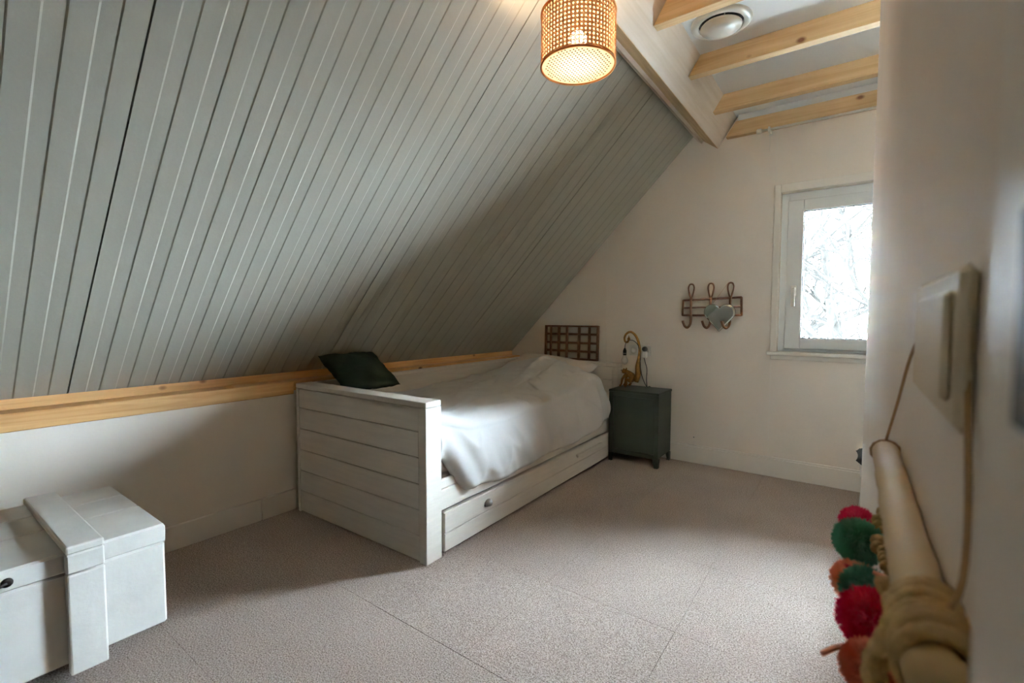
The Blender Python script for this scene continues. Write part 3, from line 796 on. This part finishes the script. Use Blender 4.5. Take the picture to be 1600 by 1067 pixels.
# ---------------------------------------------------------------- round vent in the ceiling
t = thing('ceiling_vent', 'round white ventilation valve in the ceiling between the joists', 'vent', (-.530, 2.330, CZ))
link_mesh('flange', lathe(bmesh.new(), [(.128, 0), (.128, -.004), (.118, -.012), (.098, -.016), (.094, -.012), (.094, 0)], 48, cap=False), M['white'], t, True)
link_mesh('throat', lathe(bmesh.new(), [(.094, -.001), (.001, -.001)], 40, cap=False), M['black'], t)
link_mesh('valve_disc', lathe(bmesh.new(), [(.001, -.014), (.05, -.014), (.084, -.016), (.088, -.020), (.086, -.026), (.060, -.034), (.058, -.0365), (.001, -.038)], 48, cap=False), M['white'], t, True)
for k in range(3):
    a = 2*PI*k/3+.9
    link_mesh('spring_clip', T([(.084*math.cos(a), .084*math.sin(a), -.019), (.098*math.cos(a), .098*math.sin(a), -.012)], .002, 6), M['white'], t)

# ---------------------------------------------------------------- switch plate beside the camera
t = thing('light_switch', 'cream light switch plate on the wall right beside the viewer', 'light switch', (WX, 0, 0))
sx = -.0065
link_mesh('plate', boxes([((sx, .272, 1.000), (-.0005, .448, 1.073))], .0035), M['cream'], t)
r_ = link_mesh('rocker', boxes([((sx-.0035, .285, 1.012), (sx+.001, .395, 1.062))], .002), M['cream'], t)

# ---------------------------------------------------------------- wall hanging with pompoms
wh = thing('wall_hanging', 'wooden stick hung with pink, green and orange pompoms and wool knots', 'wall hanging', (WX, .5, .912))
SX = -.0118
pts = [(SX+.0003*math.sin(i*1.7), .120-i*.0176, .0004*math.sin(i*1.1)) for i in range(24)]
link_mesh('stick', T(pts, [.0112+.0003*math.sin(i*1.3) for i in range(24)], 16), M['bamboo'], wh, True)
link_mesh('string', T(smooth_path([(SX, .110, .012), (SX*.55, .073, .056), (-.0016, .034, .1030), (-.0016, -.06, .128), (-.0016, -.195, .128), (-.003, -.236, .09), (-.003, -.240, .03), (SX, -.238, .006)], 6), .0013, 6), M['string'], wh, True)
link_mesh('string_loop', T([(SX+.0122*math.cos(a*.5), .110, .0122*math.sin(a*.5)) for a in range(14)], .0014, 5), M['string'], wh, True)
def pompom(c, r, material, name='pompom', n=2600, squash=1.0, seed=0):
    R = random.Random(seed); bm = bmesh.new()
    bmesh.ops.create_icosphere(bm, subdivisions=2, radius=r*.80)
    for k in range(n):
        z = R.uniform(-1, 1); a = R.uniform(0, 2*PI); q = math.sqrt(1-z*z)
        d = Vector((q*math.cos(a), q*math.sin(a), z)); L = r*R.uniform(.93, 1.06)
        s = d.orthogonal().normalized(); s2 = d.cross(s); w = r*.028
        b0 = d*r*.62
        vs = [bm.verts.new(b0+s*w), bm.verts.new(b0-s*w*.5+s2*w*.87), bm.verts.new(b0-s*w*.5-s2*w*.87)]
        tip = d*L + Vector((R.uniform(-1, 1), R.uniform(-1, 1), R.uniform(-1.3, .7)))*r*.06
        ts = [bm.verts.new(tip+s*w*.7), bm.verts.new(tip-s*w*.35+s2*w*.6), bm.verts.new(tip-s*w*.35-s2*w*.6)]
        for i in range(3): bm.faces.new((vs[i], vs[(i+1) % 3], ts[(i+1) % 3], ts[i]))
        bm.faces.new(ts)
    o = link_mesh(name, bm, M[material], wh); o.location = c; o.scale = (1, 1, squash)
    o['label'] = {'pink': 'pink pompom', 'crimson': 'crimson pompom', 'green': 'green pompom', 'green2': 'green pompom', 'peach': 'peach pompom', 'orange': 'orange pompom'}[material]
    return o
def at(px, py, y):
    """point seen at pixel (px,py) of the frame at world depth y, in wall-hanging coordinates"""
    d = (rr*((px-800)/FPX) - uu*((py-533.5)/FPX) + f); p = Vector((0, 0, 1.05)) + d*(y/d.y); return p - Vector((WX, .5, .912))
PX = []
def PM(px, py, y, rpx, material, squash=1.0, seed=0):
    c = at(px, py, y); w = c + Vector((WX, .5, .912)); dep = (w-Vector((0, 0, 1.05))).dot(f)
    PX.append((c, rpx*dep/FPX/1.12)); return pompom(c, rpx*dep/FPX/1.12, material, squash=squash, seed=seed)
PM(1340, 816, .66, 27, 'pink', seed=1)
PM(1342, 845, .57, 38, 'green', seed=2)
PM(1336, 908, .55, 36, 'peach', seed=3)
PM(1352, 920, .49, 38, 'green2', seed=4)
PM(1362, 968, .42, 52, 'crimson', seed=5)
PM(1362, 1046, .38, 48, 'orange', seed=6)
# yarn strands joining pompoms to the stick
for (px, py, y, px2, py2, y2, mt_) in ((1318, 882, .55, 1425, 945, .46, 'crimson'), (1322, 890, .53, 1392, 905, .47, 'peach'), (1348, 868, .57, 1400, 850, .56, 'green'), (1285, 1021, .40, 1340, 1012, .38, 'peach'), (1312, 1028, .40, 1345, 1025, .38, 'orange')):
    a_ = at(px, py, y); b_ = at(px2, py2, y2); mid = (a_+b_)/2 + Vector((0, 0, .003))
    link_mesh('yarn_strand', T(smooth_path([a_, mid, b_], 5), .0020, 6), M[mt_], wh, True)
# knotted wool
def knot(c, r, seed):
    R = random.Random(seed); bm = bmesh.new()
    pts = []
    for i in range(26):
        a = i/26*2*PI
        pts.append(Vector(c)+Vector((math.cos(2*a)*(1+.4*math.cos(3*a)), math.sin(3*a)*.55, math.sin(2*a)*(1+.4*math.cos(3*a))))*r*.62)
    pts.append(pts[0]); return tube(bm, pts, r*.34, 8)
for i, (px, py, y, rp) in enumerate(((1385, 806, .60, 13), (1380, 820, .58, 15), (1378, 852, .55, 15), (1388, 868, .53, 14), (1390, 882, .51, 13), (1396, 898, .49, 13), (1398, 915, .47, 12), (1402, 930, .455, 13))):
    c = at(px, py, y); w = c + Vector((WX, .5, .912)); dep = (w-Vector((0, 0, 1.05))).dot(f)
    link_mesh('wool_knot', knot(c, rp*dep/FPX, i), M['wool'], wh, True)
# thick wool wrapped round the near end of the stick
bm = bmesh.new()
pts = []
for i in range(100):
    a = i*.42; pts.append(Vector((SX+.0008+.0128*math.cos(a), -.212-i*.00048-.002*math.sin(a*.7), .0150*math.sin(a))))
tube(bm, pts, .0034, 8); link_mesh('wool_wrap', bm, M['wool'], wh, True)
for j in range(4):
    y0 = -.165-.016*j
    pts = [Vector((SX-.012+.004*math.sin(k*.9+j), y0+.006*math.cos(k*1.3+j), -.012-k*.011)) for k in range(12)]
    o = link_mesh('wool_braid', T(smooth_path(pts, 3), [.0042+.0015*math.sin(k*1.25) for k in range(34)], 8), M['wool'], wh, True)

# ---------------------------------------------------------------- seat peeking past the wall end
t = thing('stool', 'white stool just past the end of the near wall', 'stool', (.205, 2.98, 0))
link_mesh('seat', boxes([((-.155, -.14, .25), (.16, .15, .275))], .010), M['white'], t)
for a_, b_ in ((-.13, -.115), (.135, -.115), (-.13, .125), (.135, .125)):
    link_mesh('leg', T([(a_*.95, b_*.95, .25), (a_*1.1, b_*1.1, 0)], [.016, .012], 10), M['white'], t, True)
sh = link_mesh('folded_bag', pillow_mesh(.30, .22, .10, 20, 14, 5), M['bag'], None, True); sh.location = (.180, 2.98, .338); tag(sh, 'dark cloth bag on the white stool past the wall end', 'bag')

# ---------------------------------------------------------------- trees outside
def tree(x, y, seed, h, label):
    R = random.Random(seed); bm = bmesh.new(); base = Vector((x, y, -3.0))
    t = thing('bare_tree', label, 'tree', base, 0, 'bare trees outside the window')
    trunk = []; p = Vector((0, 0, 0)); d = Vector((R.uniform(-.1, .1), R.uniform(-.1, .1), 1))
    for i in range(9):
        trunk.append(p.copy()); p = p + d.normalized()*h/8; d = d + Vector((R.uniform(-.16, .16), R.uniform(-.16, .16), 0))
    link_mesh('trunk', T(trunk, [h*.018*(1-.85*i/8)+.01 for i in range(9)], 8), M['bark'], t, True)
    def branch(p, d, L, r, lev):
        pts = [p.copy()]; q = p.copy(); dd = d.copy(); n = 5
        for i in range(n):
            q = q + dd.normalized()*L/n; pts.append(q.copy()); dd = dd + Vector((R.uniform(-.35, .35), R.uniform(-.35, .35), R.uniform(-.15, .3)))
            if lev < 3 and i > 0:
                for _ in range(2 if lev < 2 else 1):
                    nd = dd.normalized() + Vector((R.uniform(-1, 1), R.uniform(-1, 1), R.uniform(-.4, .8)))*.9
                    branch(q, nd, L*R.uniform(.4, .62), r*.5, lev+1)
        tube(bm, pts, [max(r*(1-.6*i/n), .012) for i in range(n+1)], 4, False)
    for i in range(2, 9):
        for _ in range(3):
            a = R.uniform(0, 2*PI); branch(trunk[i], Vector((math.cos(a), math.sin(a), R.uniform(.1, .7))), h*R.uniform(.22, .36), h*.0085*(1.3-i/9), 1)
    br = link_mesh('branches', bm, M['bark'], t); br['kind'] = 'stuff'
tree(-1.6, 10.5, 3, 9.0, 'bare tree standing closest to the window, left of it')
tree(.9, 12.5, 5, 10, 'bare tree right of the window centre, second closest')
tree(.2, 17.0, 8, 10.5, 'farther bare tree straight behind the window glass')
tree(-3.2, 18.0, 11, 11, 'farthest bare tree, well left of the window view')
